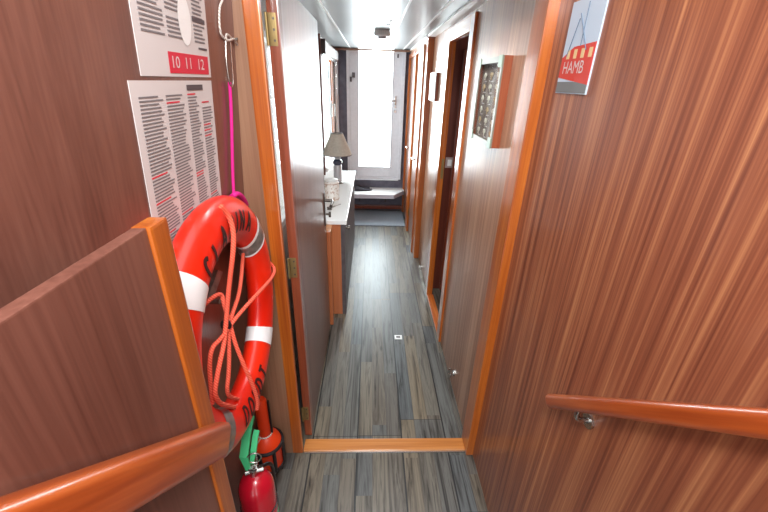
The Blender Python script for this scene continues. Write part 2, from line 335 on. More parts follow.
# post before the two far doors
o = st(MB().box(.44, .50, 3.34, 3.42, 0, CZ-.004, .004).build('trim_6', ORZ), 'tall varnished wood post beside the two closed doors', 'trim')
MB().box(.425, .56, 3.31, 3.425, CZ-.02, CZ-.004, .003).build('cap', RED, o)
def far_door(n, y0, y1, label):
    d = st(MB().box(.448, .49, y0, y1, .02, 1.85, .003).build('door_%d' % n, LEAFM), label, 'door')
    c = MB().box(.425, .45, y0-.045, y0+.003, 0, 1.885, .003).box(.425, .45, y1-.003, y1+.035, 0, 1.885, .003).box(.425, .45, y0, y1, 1.845, 1.885, .003).build('frame', ORZ, d)
    y = y0+.06
    h = MB().cyl((.449, y, .93), (.441, y, .93), .02).cyl((.445, y, .93), (.405, y, .93), .008).tube([(.408, y, .93), (.402, y+.02, .93), (.403, y+.11, .928)], .008).build('handle', CHROME, d, smooth=True)
    MB().cyl((.449, y, .84), (.443, y, .84), .016).build('keyhole', CHROME, d, smooth=True)
    MB().box(.440, .45, y1-.01, y1+.008, .2, .28, .001).build('hinge', BRASS, d)
    return d
far_door(3, 3.52, 4.08, 'closed laminate door next to the wooden post on the right')
far_door(4, 4.22, 4.80, 'closed laminate door nearest the glazed door on the right')
# door_2: aluminium glazed door in the far wall
d = MB()
for q in ((-.30, -.262, .43, 1.935), (.352, .39, .43, 1.935), (-.262, .352, .43, .465)): d.box(q[0], q[1], 4.83, 4.90, q[2], q[3], .004)
fd = st(d.build('door_2', ALU), 'bright glazed aluminium door at the end of the corridor', 'door')
s = MB()
for q in ((-.262, -.16, .465, 1.935), (.248, .352, .465, 1.935), (-.16, .248, .465, .59)): s.box(q[0], q[1], 4.845, 4.895, q[2], q[3], .005)
lf = s.build('door_leaf', ALU, fd)
g = MB()
for q in ((-.166, -.158, .585, 1.935), (.246, .254, .585, 1.935), (-.158, .246, .585, .593)): g.box(q[0], q[1], 4.838, 4.85, q[2], q[3], .002)
g.build('glazing_bead', ALUD, lf)
MB().box(-.16, .248, 4.868, 4.874, .59, 1.935).build('glass_pane', GLASS, lf)
h = MB().box(.275, .297, 4.838, 4.846, 1.34, 1.44, .003).cyl((.286, 4.842, 1.39), (.286, 4.80, 1.39), .009).tube([(.286, 4.803, 1.39), (.26, 4.80, 1.39), (.18, 4.80, 1.39)], .009).build('handle', CHROME, fd, smooth=True)
MB().cyl((.286, 4.846, 1.27), (.286, 4.83, 1.27), .017).cyl((.286, 4.846, 1.32), (.286, 4.834, 1.32), .012).build('lock', CHROME, fd, smooth=True)
MB().box(-.235, -.20, 4.82, 4.846, 1.63, 1.685, .003).box(-.262, -.238, 4.815, 4.846, 1.585, 1.64, .003).build('catch', DARK, fd)
MB().box(.29, .305, 4.83, 4.846, 1.85, 1.89, .002).build('top_bolt', DARK, fd)
MB().box(-.27, .36, 4.80, 4.835, .425, .447, .003).build('sill_lip', ALU, fd)
st(MB().box(-.45, .47, 4.80, 4.87, CZ-.026, CZ-.006, .003).build('trim_7', wood('thin_wood_strip', rgb(120, 84, 66), rgb(140, 104, 84), rgb(156, 120, 98), (1.5, 60, 60), fine=(4, 200, 200))), 'thin brown wood strip above the glazed door', 'trim')
st(MB().box(-.44, -.40, 4.83, 4.86, 0, CZ-.03, .003).build('trim_8', ALU), 'narrow metal pipe cover in the far left corner', 'trim')
st(MB().box(-.22, .44, 4.81, 4.865, .03, .075, .003).build('baseboard_far', RED), 'red brown skirting board under the bench', 'baseboard')
# window_1 on the left
w = MB()
for q in ((3.46, 3.50, .86, 1.78), (4.20, 4.26, .86, 1.76), (3.50, 4.2, 1.73, 1.76), (3.50, 4.2, .86, .90)): w.box(-.475, -.432, q[0], q[1], q[2], q[3], .004)
wd = st(w.build('window_1', WHITE), 'bright window above the desk on the left wall', 'window')
MB().box(-.47, -.464, 3.5, 4.2, .9, 1.73).build('glass_pane', GLASS, wd)
MB().box(-.445, -.420, 4.262, 4.40, .86, 1.78, .003).build('wood_jamb', ORZ, wd)
MB().box(-.44, -.418, 3.42, 3.458, .80, 1.93, .003).build('dark_jamb', DARKW, wd)
MB().box(-.46, -.40, 3.46, 4.42, .82, .858, .004).build('window_sill', WHITEB, wd)
MB().box(-.434, -.42, 4.215, 4.235, 1.24, 1.40, .002).cyl((-.425, 4.225, 1.36), (-.395, 4.225, 1.36), .008).box(-.402, -.388, 4.214, 4.236, 1.25, 1.37, .003).build('handle', WHITE, wd, smooth=True)
MB().box(-.436, -.428, 4.06, 4.20, .9, 1.73).build('rubber_seal', BLACK, wd)
w = MB()
for q in ((1.36, 1.385, .9, 1.78), (2.05, 2.08, .9, 1.78), (1.385, 2.05, 1.75, 1.78), (1.385, 2.05, .9, .93)): w.box(-.50, -.452, q[0], q[1], q[2], q[3], .003)
w2 = st(w.build('window_2', WHITE), 'bright window hidden behind the open door leaf, seen through the hinge gap', 'window')
MB().box(-.48, -.474, 1.385, 2.05, .93, 1.75).build('glass_pane', GLASS, w2)
# roller blind above the window
t = thing('roller_blind', 'white roller blind cassette above the left window', 'blind', (-.42, 4.0, 1.80))
MB().box(-.455, -.385, 3.48, 4.78, 1.80, 1.885, .01).build('cassette', WHITEB, t)
MB().box(-.455, -.383, 3.462, 3.482, 1.79, 1.90, .003).build('end_cap', DARK, t)
MB().box(-.43, -.41, 3.5, 4.74, 1.775, 1.80, .005).build('bottom_bar', CHROME, t)
# ------------------------------------------------------------------ ceiling fittings
t = thing('ceiling_vent', 'round pale ribbed vent on the bright ceiling before the glazed door', 'vent', (.07, 3.12, CZ))
MB().lathe([(0, 0), (.055, 0), (.058, -.004), (.058, -.035), (.052, -.042), (0, -.042)], (.07, 3.12, CZ), 32).build('body', mat('grey_white_plastic', rgb(226, 226, 228), .4), t, smooth=True)
m = MB()
for k in range(24):
    a = k*math.pi/12; m.box(.07+.058*math.cos(a)-.002, .07+.058*math.cos(a)+.002, 3.12+.058*math.sin(a)-.002, 3.12+.058*math.sin(a)+.002, CZ-.034, CZ-.006)
m.build('ribs', WHITE, t)
MB().lathe([(0, -.042), (.032, -.042), (.03, -.056), (0, -.056)], (.07, 3.12, CZ), 24).build('cap', ALUD, t, smooth=True)
t = thing('ceiling_hook', 'tiny metal hook on the ceiling in front of the vent', 'hook', (.11, 2.65, CZ))
MB().cyl((.11, 2.65, CZ), (.11, 2.65, CZ-.006), .01).build('plate', CHROME, t, smooth=True)
MB().tube([(.11, 2.65, CZ-.004), (.11, 2.65, CZ-.02), (.09, 2.65, CZ-.022), (.07, 2.65, CZ-.014)], .003).build('wire', CHROME, t, smooth=True)

# ------------------------------------------------------------------ far end: bench, mat, bag
t = thing('wall_bench', 'low white bench shelf fixed below the glazed door', 'bench', (.1, 4.68, 0))
MB().prism([(-.28, 4.86, .285), (.435, 4.86, .285), (.435, 4.74, .285), (.29, 4.52, .285), (-.28, 4.52, .285)], (0, 0, .028)).build('seat_board', WHITEB, t)
MB().prism([(-.28, 4.512, .262), (-.28, 4.524, .262), (.285, 4.524, .262), (.43, 4.742, .262), (.441, 4.734, .262), (.293, 4.512, .262)], (0, 0, .05)).build('front_edge', ALUD, t)
for x in (-.15, .2): MB().prism([(x-.012, 4.56, .285), (x-.012, 4.86, .285), (x-.012, 4.86, .12), (x-.012, 4.84, .12), (x-.012, 4.83, .262), (x-.012, 4.56, .262)], (.024, 0, 0)).build('bracket', DARK, t)
t = thing('folded_slippers', 'dark folded soft item lying on the left end of the white bench', 'footwear', (-.12, 4.72, .313))
def slip(cx, cy, rz):
    b = MB(); n = 12; rings = []
    for i in range(n+1):
        u = i/n; L = -.12+.24*u; wd_ = .042*math.sqrt(max(0, 1-(2*u-1)**4))+.002; hh = .018+.034*math.sin(math.pi*min(1, u*1.5))*(1 if u < .66 else 1)
        hh = .02+.03*math.exp(-((u-.3)/.22)**2)
        rings.append([b.bm.verts.new((L, wd_*math.cos(a), .313+max(0, hh*math.sin(a)))) for a in [math.pi*k/8 for k in range(9)]])
    for a_, b_ in zip(rings, rings[1:]):
        for k in range(8): b.bm.faces.new((a_[k], a_[k+1], b_[k+1], b_[k]))
        b.bm.faces.new((a_[0], b_[0], b_[8], a_[8]))
    b.bm.faces.new(rings[0]); b.bm.faces.new(rings[-1][::-1])
    bmesh.ops.rotate(b.bm, cent=(0, 0, 0), matrix=Matrix.Rotation(rz, 3, 'Z'), verts=b.bm.verts); bmesh.ops.translate(b.bm, vec=(cx, cy, 0), verts=b.bm.verts)
    return b
slip(-.10, 4.70, .15).build('front_fold', mat('dark_felt', rgb(48, 46, 54), .8), t, smooth=True)
slip(-.13, 4.79, -.1).build('back_fold', bpy.data.materials['dark_felt'], t, smooth=True)
o = MB().box(-.215, .425, 4.225, 4.79, 0, .012, .003).build('door_mat', MATM, loc=(.1, 4.5, 0)); o['label'] = 'blue grey carpet mat on the floor before the white bench'; o['category'] = 'mat'
# ------------------------------------------------------------------ desk
t = thing('desk', 'narrow white-topped wooden desk along the left wall under the lamp', 'desk', (-.3, 3.0, 0))
MB().box(-.448, -.158, 2.335, 3.86, .722, .75, .003).build('tabletop', WHITEB, t)
MB().box(-.445, -.255, 2.20, 2.235, .005, .72, .002).build('end_panel', wood('orange_brown_laminate', rgb(150, 78, 44), rgb(176, 100, 60), rgb(196, 124, 80), (40, 40, 1), .35, .4, (220, 220, 3)), t)
MB().box(-.445, -.20, 2.345, 2.37, 0, .72, .002).build('inner_end_panel', bpy.data.materials['orange_brown_laminate'], t)
sd = MB().box(-.20, -.172, 2.345, 3.85, 0, .72, .003).build('front_panel', DARK, t)
MB().cyl((-.172, 2.42, .67), (-.15, 2.42, .67), .007).cyl((-.152, 2.42, .67), (-.14, 2.42, .67), .014).build('knob', BRONZE, sd, smooth=True)
MB().box(-.174, -.165, 2.40, 2.435, .71, .722).build('upper_catch', BRONZE, sd)
MB().box(-.446, -.255, 2.235, 2.345, .68, .72, .002).build('side_rail', ORX, t)
# lamp
lz = .75; lc = (-.30, 3.36)
t = thing('table_lamp', 'table lamp with beige cone shade and pale ceramic base on the desk', 'lamp', (lc[0], lc[1], lz))
MB().lathe([(0, 0), (.052, 0), (.054, .008), (.03, .016), (0, .018)], (*lc, lz), 28).build('foot', BRONZE, t, smooth=True)
MB().lathe([(0, .014), (.034, .014), (.037, .03), (.037, .15), (.03, .16), (0, .16)], (*lc, lz), 28).build('column', CER, t, smooth=True)
bd = MB().lathe([(0, .158), (.026, .158), (.04, .172), (.042, .185), (.04, .198), (.026, .21), (0, .21)], (*lc, lz), 28).build('collar', BLUE, t, smooth=True)
MB().lathe([(0, .21), (.02, .21), (.03, .222), (.022, .235), (.012, .245), (.012, .29), (0, .29)], (*lc, lz), 24).build('neck', CER, t, smooth=True)
MB().lathe([(.132, .252), (.052, .432), (.049, .432), (.129, .252), (.132, .252)], (*lc, lz), 40).build('lamp_shade', SHADE, t, smooth=True)
MB().tube([(lc[0]+.1305*math.cos(a), lc[1]+.1305*math.sin(a), lz+.253) for a in [k*math.pi/16 for k in range(32)]], .003, 6, True, 0).build('shade_trim', DARK, t, smooth=True)
m = MB().tube([(lc[0]+.051*math.cos(a), lc[1]+.051*math.sin(a), lz+.431) for a in [k*math.pi/16 for k in range(32)]], .003, 6, True, 0); m.build('shade_trim', DARK, t, smooth=True)
MB().cyl((lc[0], lc[1], lz+.29), (lc[0], lc[1], lz+.36), .022).build('bulb_holder', WHITE, t, smooth=True)
MB().cyl((lc[0]-.05, lc[1], lz+.43), (lc[0]+.05, lc[1], lz+.43), .002, 8).build('shade_wire', CHROME, t, smooth=True)
# jar
t = thing('ceramic_jar', 'white jar with faint brown pattern on the desk near the door handle', 'jar', (-.305, 2.80, lz))
MB().lathe([(0, 0), (.05, 0), (.06, .01), (.062, .05), (.062, .13), (.055, .15), (.05, .153), (0, .153)], (-.305, 2.80, lz), 32).build('body', JAR, t, smooth=True)
MB().lathe([(0, .153), (.056, .153), (.056, .165), (.03, .175), (0, .177)], (-.305, 2.80, lz), 32).build('lid', WHITEB, t, smooth=True)
bg_ = mat('brown_glaze', rgb(176, 140, 120), .4)
for z in (.018, .138): MB().tube([(-.305+.062*math.cos(a), 2.80+.062*math.sin(a), lz+z) for a in [k*math.pi/16 for k in range(32)]], .0025, 6, True, 0).build('rim_band', bg_, t, smooth=True)
t = thing('small_pot', 'small white lidless pot standing behind the patterned jar', 'pot', (-.40, 3.05, lz))
MB().lathe([(0, 0), (.03, 0), (.036, .04), (.034, .09), (.031, .09), (.032, .04), (.026, .008), (0, .008)], (-.40, 3.05, lz), 24).build('body', JAR, t, smooth=True)
m = MB().tube([(-.365, 3.05, lz+.07), (-.345, 3.05, lz+.065), (-.345, 3.05, lz+.035), (-.366, 3.05, lz+.03)], .005, 8).build('handle', WHITEB, t, smooth=True)
t = thing('scissors', 'small dark-handled scissors lying on the desk in front of the jar', 'scissors', (-.27, 2.60, lz))
MB().box(-.262, -.254, 2.60, 2.70, lz, lz+.004, rot=Matrix.Rotation(-.5, 3, 'Z')).build('blade', CHROME, t)
MB().box(-.262, -.254, 2.60, 2.70, lz+.004, lz+.007, rot=Matrix.Rotation(-.75, 3, 'Z')).build('blade', CHROME, t)
for q in ((-.30, 2.60), (-.295, 2.565)):
    MB().tube([(q[0]+.016*math.cos(a), q[1]+.013*math.sin(a), lz+.005) for a in [k*math.pi/6 for k in range(12)]], .003, 6, True, 0).build('finger_loop', BRONZE, t, smooth=True)

# ------------------------------------------------------------------ right wall fittings
KX, K0, K1, KZ0, KZ1 = .456, 1.44, 1.755, 1.38, 1.694
t = thing('knot_display_case', 'wooden display case of small knots with metal corners on right wall', 'display case', (.47, (K0+K1)/2, KZ0))
b = MB().box(KX+.004, .49, K0, K0+.012, KZ0, KZ1).box(KX+.004, .49, K1-.012, K1, KZ0, KZ1).box(KX+.004, .49, K0+.012, K1-.012, KZ0, KZ0+.012).box(KX+.004, .49, K0+.012, K1-.012, KZ1-.012, KZ1)
b.build('wooden_box', wood('case_wood', rgb(134, 62, 34), rgb(160, 82, 48), rgb(178, 100, 62), (60, 60, 2), .35, .4), t)
m = mat('case_backing', rgb(120, 104, 96), .7); noisy(m, rgb(92, 76, 68), rgb(140, 126, 116), 26, 4)
MB().box(.473, .489, K0+.012, K1-.012, KZ0+.012, KZ1-.012).build('backing_board', m, t)
b = MB()
for q in ((K0, K0+.02, KZ0, KZ1), (K1-.02, K1, KZ0, KZ1), (K0+.02, K1-.02, KZ0, KZ0+.02), (K0+.02, K1-.02, KZ1-.02, KZ1)): b.box(KX-.002, KX+.004, *q, .001)
b.build('front_frame', mat('pale_metal_frame', rgb(138, 134, 122), .35, 0), t)
for yy in (K0, K1-.035):
    for zz in (KZ0, KZ1-.035):
        MB().box(KX-.005, KX-.001, yy-.002, yy+.037, zz-.002, zz+.037, .001).build('corner_plate', mat('pale_green_metal', rgb(140, 158, 138), .35, 0) if 'pale_green_metal' not in bpy.data.materials else bpy.data.materials['pale_green_metal'], t)
MB().box(KX+.006, KX+.009, K0+.014, K1-.014, KZ0+.014, KZ1-.014).build('glass_front', CASEG, t)
KN = mat('pale_knot_cord', rgb(214, 208, 190), .7); KN2 = mat('tan_knot_cord', rgb(186, 160, 120), .7)
for r in range(6):
    for c in range(3):
        yy = K0+.065+c*.088; zz = KZ0+.045+r*.042; x = .468
        pts = [(x, yy+.014*math.sin(a)+.003*math.sin(3*a+r), zz+.007*math.sin(2*a+.6*c)) for a in [k*math.pi/7 for k in range(14)]]
        MB().tube(pts, .0022, 6, True, 1).tube([(x, yy, zz+.008), (x, yy+.002, zz-.018)], .0022, 6, False, 0).build('knot', KN if (r+c) % 3 else KN2, t, smooth=True)
m = MB()
for r in range(6):
    for c in range(3): m.box(.4715, .473, K0+.05+c*.088, K0+.08+c*.088, KZ0+.020+r*.042, KZ0+.0235+r*.042)
m.build('caption_strips', PAPER, t)
# small frame
t = thing('small_framed_picture', 'small white-faced picture with brown sides beyond the cabin doorway', 'picture', (.47, 3.1, 1.475))
MB().box(.470, .49, 2.98, 3.26, 1.475, 1.67, .003).build('wooden_box', bpy.data.materials['case_wood'], t)
MB().box(.464, .470, 2.978, 3.262, 1.473, 1.672, .002).build('picture_frame', WHITE, t)
MB().box(.4625, .4645, 3.01, 3.23, 1.505, 1.64).build('picture_sheet', mat('pale_picture', rgb(196, 200, 206), .3, 0, .5), t)
m = MB()
for k in range(4): m.box(.4615, .4625, 3.03+.045*k, 3.055+.045*k, 1.53, 1.61)
m.build('printed_figures', INK, t)
# light switch in the cabin
t = thing('light_switch', 'square pale light switch on the dark cabin wall inside the doorway', 'switch', (.577, 2.74, 1.03))
MB().box(.548, .606, 2.731, 2.74, 1.035, 1.11, .003).build('switch_plate', mat('pinkish_grey_plastic', rgb(176, 156, 152), .4), t)
MB().box(.562, .592, 2.726, 2.732, 1.05, 1.095, .002).build('rocker', WHITE, t)
# door stops
t = thing('door_stop', 'small chrome door stop low on wall between doorway frame and display case', 'door stop', (.49, 1.605, .1))
MB().cyl((.49, 1.605, .105), (.484, 1.605, .105), .018).build('rose', CHROME, t, smooth=True)
MB().tube([(.486, 1.605, .105), (.462, 1.605, .108), (.456, 1.60, .13), (.468, 1.597, .14)], .006).cyl((.47, 1.605, .098), (.462, 1.605, .062), .007).build('hook_arm', CHROME, t, smooth=True)
t = thing('door_stop', 'tiny white door stop low on the wall before the wooden post', 'door stop', (.49, 3.0, .07))
MB().cyl((.49, 3.0, .07), (.46, 3.0, .07), .012).build('peg', CHROME, t, smooth=True)
MB().cyl((.462, 3.0, .07), (.452, 3.0, .07), .016).build('rubber_tip', WHITE, t, smooth=True)
# floor label
t = thing('floor_catch', 'small white metal catch plate set on the corridor floor planks', 'catch', (.203, 2.06, 0))
MB().box(.178, .23, 2.04, 2.085, 0, .004, .0015).build('plate', WHITE, t)
MB().box(.19, .217, 2.055, 2.07, .004, .006).build('slot', DARK, t)
# poster at the near right wall
t = thing('ship_poster', 'small poster of a red ship under pale sky on the near right wall', 'poster', (.502, 1.03, 1.585))
MB().box(.4995, .503, .93, 1.085, 1.585, 1.79).build('paper', mat('pale_blue_print', rgb(186, 204, 220), .4), t)
m = MB().box(.4985, .4995, .932, 1.083, 1.587, 1.612); m.build('printed_water', mat('grey_water_print', rgb(112, 116, 116), .5), t)
MB().prism([(.4985, 1.083, 1.622), (.4985, 1.083, 1.668), (.4985, 1.03, 1.690), (.4985, .932, 1.694), (.4985, .932, 1.606)], (.001, 0, 0)).build('printed_hull', REDP if False else mat('red_hull_print', rgb(206, 60, 46), .5), t)
m = MB()
for k in range(4): m.box(.4980, .4985, .94+.035*k, .955+.035*k, 1.664, 1.684)
m.build('printed_windows', mat('cream_print', rgb(216, 190, 140), .5), t)
m = MB().tube([(.4978, 1.06, 1.67), (.4978, 1.03, 1.75)], .0012, 5, False, 0).tube([(.4978, .97, 1.68), (.4978, 1.03, 1.76)], .0012, 5, False, 0).tube([(.4978, 1.0, 1.69), (.4978, 1.0, 1.78)], .001, 5, False, 0); m.build('printed_rigging', mat('blue_grey_print', rgb(110, 128, 150), .5), t)
put_text('printed_lettering', 'HAMB', .040, PAPER, t, lambda x, y: Vector((.4979, 1.015-x*.95, 1.643+y)))
# right handrail
def handrail(name, label, P0, d, L, w, h, m, bracket, bx):
    t = thing(name, label, 'handrail', P0); d = Vector(d).normalized(); P0 = Vector(P0)
    a = math.atan2(d.z, d.y)
    b = MB().box(-w/2, w/2, 0, L, -h/2, h/2)
    ed = [e for e in b.bm.edges]; bmesh.ops.bevel(b.bm, geom=ed, offset=min(w, h)*.32, segments=4, affect='EDGES', profile=.5)
    bmesh.ops.translate(b.bm, vec=P0, verts=b.bm.verts)
    r = b.build('rail', m, t, smooth=True); r.rotation_euler = (a, 0, 0)
    for s in bracket:
        c = P0+d*s
        MB().tube([c+Vector((0, 0, -h*.3)), c+Vector((0, 0, -h*.5-.03)), Vector((bx, c.y, c.z-h*.5-.035))], .006).cyl((bx, c.y, c.z-h*.5-.035), (bx-(.006 if bx > 0 else -.006), c.y, c.z-h*.5-.035), .018).build('bracket', CHROME, t, smooth=True)
    return t
handrail('handrail', 'short varnished handrail end on the right wall', (.468, .682, .872), (0, -.72, .70), 1.0, .034, .034, RAIL, (.14, .8), .503)
# left stair panel with handrail
t = thing('stair_side_panel', 'upright wooden stair side panel with orange edge in front of the lifebuoy', 'panel', (-.30, .3, 0))
MB().box(-.308, -.290, -.6, .456, 0, 1.42, .002).build('panel', BROWN, t)
MB().box(-.311, -.285, .456, .500, 0, 1.42, .004).build('edge_post', ORZ, t)
handrail('handrail', 'thick varnished handrail end on the stair side panel at left', (-.263, .470, 1.008), (0, -.72, .66), .9, .034, .058, RAIL, (.5,), -.290)

# ------------------------------------------------------------------ lifebuoy
C0 = Vector((-.365, .815, 1.015)); RR, RA, RB = .271, .060, .039
EX = Vector((1, 0, 0))
def tp(u, v, r=0):
    e = Vector((0, math.cos(u), math.sin(u))); return C0+e*(RR+(RA+r)*math.cos(v))+EX*((RB+r)*math.sin(v))
D = math.radians
ring = thing('lifebuoy', 'orange red ring lifebuoy with white bands and black lettering on left wall', 'lifebuoy', C0)
b = MB(); NU, NV = 96, 28; vs = [[b.bm.verts.new(tp(2*math.pi*i/NU, 2*math.pi*j/NV)) for j in range(NV)] for i in range(NU)]
for i in range(NU):
    for j in range(NV): b.bm.faces.new((vs[i][j], vs[(i+1) % NU][j], vs[(i+1) % NU][(j+1) % NV], vs[i][(j+1) % NV]))
b.build('ring_body', BUOY, ring, smooth=True)
def band(u0, u1, m, name):
    b = MB(); n = 8; r = .0015; vs = [[b.bm.verts.new(tp(u0+(u1-u0)*i/n, 2*math.pi*j/NV, r)) for j in range(NV)] for i in range(n+1)]
    for i in range(n):
        for j in range(NV): b.bm.faces.new((vs[i][j], vs[i+1][j], vs[i+1][(j+1) % NV], vs[i][(j+1) % NV]))
    return b.build(name, m, ring, smooth=True)
band(D(31), D(42), TAPEG, 'grey_reflective_band'); band(D(309), D(321), TAPE, 'white_band'); band(D(128), D(140), TAPE, 'white_band'); band(D(217), D(231), TAPEG, 'grey_reflective_band')
band(D(29), D(31), TAPE, 'white_band_edge'); band(D(42), D(45.5), TAPE, 'white_band_edge')
def arc(cx, cy, rx, ry, a0, a1, n=12): return [(cx+rx*math.cos(D(a0+(a1-a0)*k/n)), cy+ry*math.sin(D(a0+(a1-a0)*k/n))) for k in range(n+1)]
GL = {'C': [arc(.5, .5, .45, .45, 50, 310)], 'L': [[(.12, .95), (.12, .07), (.9, .07)]], 'A': [[(.05, .03), (.5, .95), (.95, .03)], [(.24, .36), (.76, .36)]],
      'R': [[(.12, .03), (.12, .93), (.6, .93)]+arc(.6, .72, .28, .21, 90, -90, 8)+[(.12, .51)], [(.5, .51), (.92, .03)]], 'I': [[(.5, .03), (.5, .97)]], 'N': [[(.1, .03), (.1, .95), (.9, .05), (.9, .97)]],
      'D': [[(.12, .05), (.12, .94), (.45, .94)]+arc(.45, .5, .43, .44, 90, -90, 10)+[(.12, .06)]], 'O': [arc(.5, .5, .42, .45, 0, 360, 18)], 'T': [[(.05, .93), (.95, .93)], [(.5, .93), (.5, .03)]]}
def letter(ch, u, sgn, v, w=.030, h=.056, sw=.0100):
    b = MB()
    for st_ in GL[ch]:
        pts = []
        for p, q in zip(st_, st_[1:]):
            n = max(1, int(12*math.hypot(p[0]-q[0], p[1]-q[1])))
            pts += [((p[0]+(q[0]-p[0])*k/n-.5)*w, (p[1]+(q[1]-p[1])*k/n-.5)*h) for k in range(n)]
        pts.append(((st_[-1][0]-.5)*w, (st_[-1][1]-.5)*h)); rows = []
        for i, p in enumerate(pts):
            a, c = pts[max(i-1, 0)], pts[min(i+1, len(pts)-1)]; t_ = Vector((c[0]-a[0], c[1]-a[1])).normalized(); nx, ny = -t_.y*sw/2, t_.x*sw/2
            def F(x, y, r): return tp(D(u)+sgn*x/RR, D(v)+(y/RA)*(-1 if sgn < 0 else 1), r)
            rows.append([b.bm.verts.new(F(p[0]+nx, p[1]+ny, .0018)), b.bm.verts.new(F(p[0], p[1], .0022)), b.bm.verts.new(F(p[0]-nx, p[1]-ny, .0018))])
        for a, c in zip(rows, rows[1:]):
            for k in (0, 1): b.bm.faces.new((a[k], a[k+1], c[k+1], c[k]))
    b.build('letter', BLACKW, ring)
for ch, u, v in zip('CLARINA', (120, 109.5, 99, 88, 80, 72, 61), (94, 97, 97, 96, 94, 92, 92)): letter(ch, u, -1, v)
for ch, u, v in zip('DORDT', (250, 259.5, 269, 278, 288), (105, 104, 104, 105, 104)): letter(ch, u, 1, v)
# ropes: several lengths of the same grab line
def xr(px, py, X):
    dx, dy = px-384, py-256; c = Vector((dx, dy, f)); w_ = Vector((Rx.dot(c), Ry.dot(c), Rz.dot(c))); return Vector((X, w_.y*X/w_.x, 1.6+w_.z*X/w_.x))
kn = xr(226, 325, -.335)
def xw(px, py, off):
    X = -.39
    for _ in range(5): X = lx(xr(px, py, X).z)+off
    return xr(px, py, X)
def rope(pts, r=.0052, name='rope'): return MB().tube([q if isinstance(q, Vector) else xr(*q) for q in pts], r, 10, False, 3).build(name, ROPE, ring, smooth=True)
rope([(221, 206, -.312), (229, 215, -.306), (234, 232, -.300), (233, 255, -.304), (229, 285, -.322), (226, 322, -.334), (224, 345, -.334), (218, 370, -.334), (213, 402, -.338), tp(D(238), D(150), .004)], .0056)
rope([(269, 262, -.345), (275, 268, -.330), (273, 277, -.308), (262, 289, -.305), (246, 306, -.318), (231, 324, -.332), (222, 338, -.336), (208, 351, -.345), tp(D(205), D(165), .004)])
rope([tp(D(35), D(185), .004), (240, 292, -.345), (233, 312, -.338), (228, 326, -.334), (229, 345, -.335), (229, 372, -.335), (226, 396, -.34), tp(D(250), D(160), .004)])
rope([tp(D(140), D(185), .004), (221, 290, -.352), (224, 305, -.345), (229, 320, -.335), (235, 344, -.325), (245, 368, -.310), (254, 388, -.300), (258, 402, -.300), (257, 409, -.306)])
MB().tube([kn+Vector((.009*math.cos(a), .008*math.cos(a)*.3, .013*math.sin(a))) for a in [k*math.pi/5 for k in range(10)]], .0035, 8, True, 1).build('knot_tie', BLACK, ring, smooth=True)
t2 = thing('coat_hook_rail', 'thin pale hanger rail with a long cord in the far left corner', 'hooks', (-.445, 4.55, 1.4))
MB().box(-.45, -.444, 4.46, 4.62, 1.38, 1.78, .002).build('back_strip', WHITE, t2)
for zz in (1.74, 1.62, 1.5): MB().tube([(-.444, 4.54, zz), (-.425, 4.54, zz-.02), (-.40, 4.54, zz), (-.395, 4.54, zz+.035)], .004, 8).build('hook', CHROME, t2, smooth=True)
MB().tube([(-.40, 4.54, 1.66), (-.398, 4.54, 1.2), (-.402, 4.54, .80)], .0035, 8, False, 1).build('cord', CORD, t2, smooth=True)
# bracket behind the ring
t = thing('lifebuoy_bracket', 'grey metal bracket on the wall inside the lifebuoy ring', 'bracket', xr(213, 288, -.41))
b = MB(); P = [xr(218, 270, -.405), xr(223, 272, -.405), xr(212, 303, -.405), xr(205, 306, -.405)]
b.prism([P[0], P[1], P[2], P[3]], (-.016, 0, 0)).build('plate', TAPEG, t)
b = MB().cyl(P[2]+Vector((0, -.01, .01)), P[2]+Vector((.025, -.01, .01)), .006).build('peg', CHROME, t, smooth=True)
# magenta cord holding the ring
t = thing('magenta_cord', 'bright magenta cord hanging from white wire down to the lifebuoy', 'cord', xw(230, 84, .008))
MB().tube([xw(229.5, 82, .008), xw(231, 105, .008), xw(232, 140, .008), xw(232.5, 170, .008), xw(234, 200, .012)], .0045, 10).build('hanging_length', MAG, t, smooth=True)
MB().tube([xw(232, 197, .012), xw(237, 193, .016), xw(243, 198, .016), xw(247, 206, .010), xw(240, 207, .01)], .0085, 10).build('knot', MAG, t, smooth=True)
t = thing('white_cord', 'white cord tied around a small screw hook on the left wall', 'cord', xw(229, 38, .003))
MB().tube([xw(226, -8, .004), xw(222, 1, .004), xw(219, 8, .004), xw(219.5, 30, .004), xw(223, 38, .005), xw(229, 41, .008), xw(234, 38, .008), xw(236, 42, .008), xw(239, 48, .006)], .0026, 8).build('upper_length', CORD, t, smooth=True)
MB().tube([xw(226, 38, .008), xw(226, 34, .01), xw(229, 35, .01), xw(232, 39, .01), xw(228, 41, .01)], .0026, 8, True, 2).build('bow', CORD, t, smooth=True)
MB().tube([xw(225.5, 41, .008), xw(226, 60, .008), xw(229, 82, .011), xw(231.5, 88, .012), xw(233.5, 84, .010), xw(232, 64, .008), xw(230.5, 42, .007)], .0018, 8).build('wire_link', CHROME, t, smooth=True)
MB().cyl(xw(238, 38, -.004), xw(236, 39, .016), .003, 10).build('screw_hook', BRONZE, t, smooth=True)

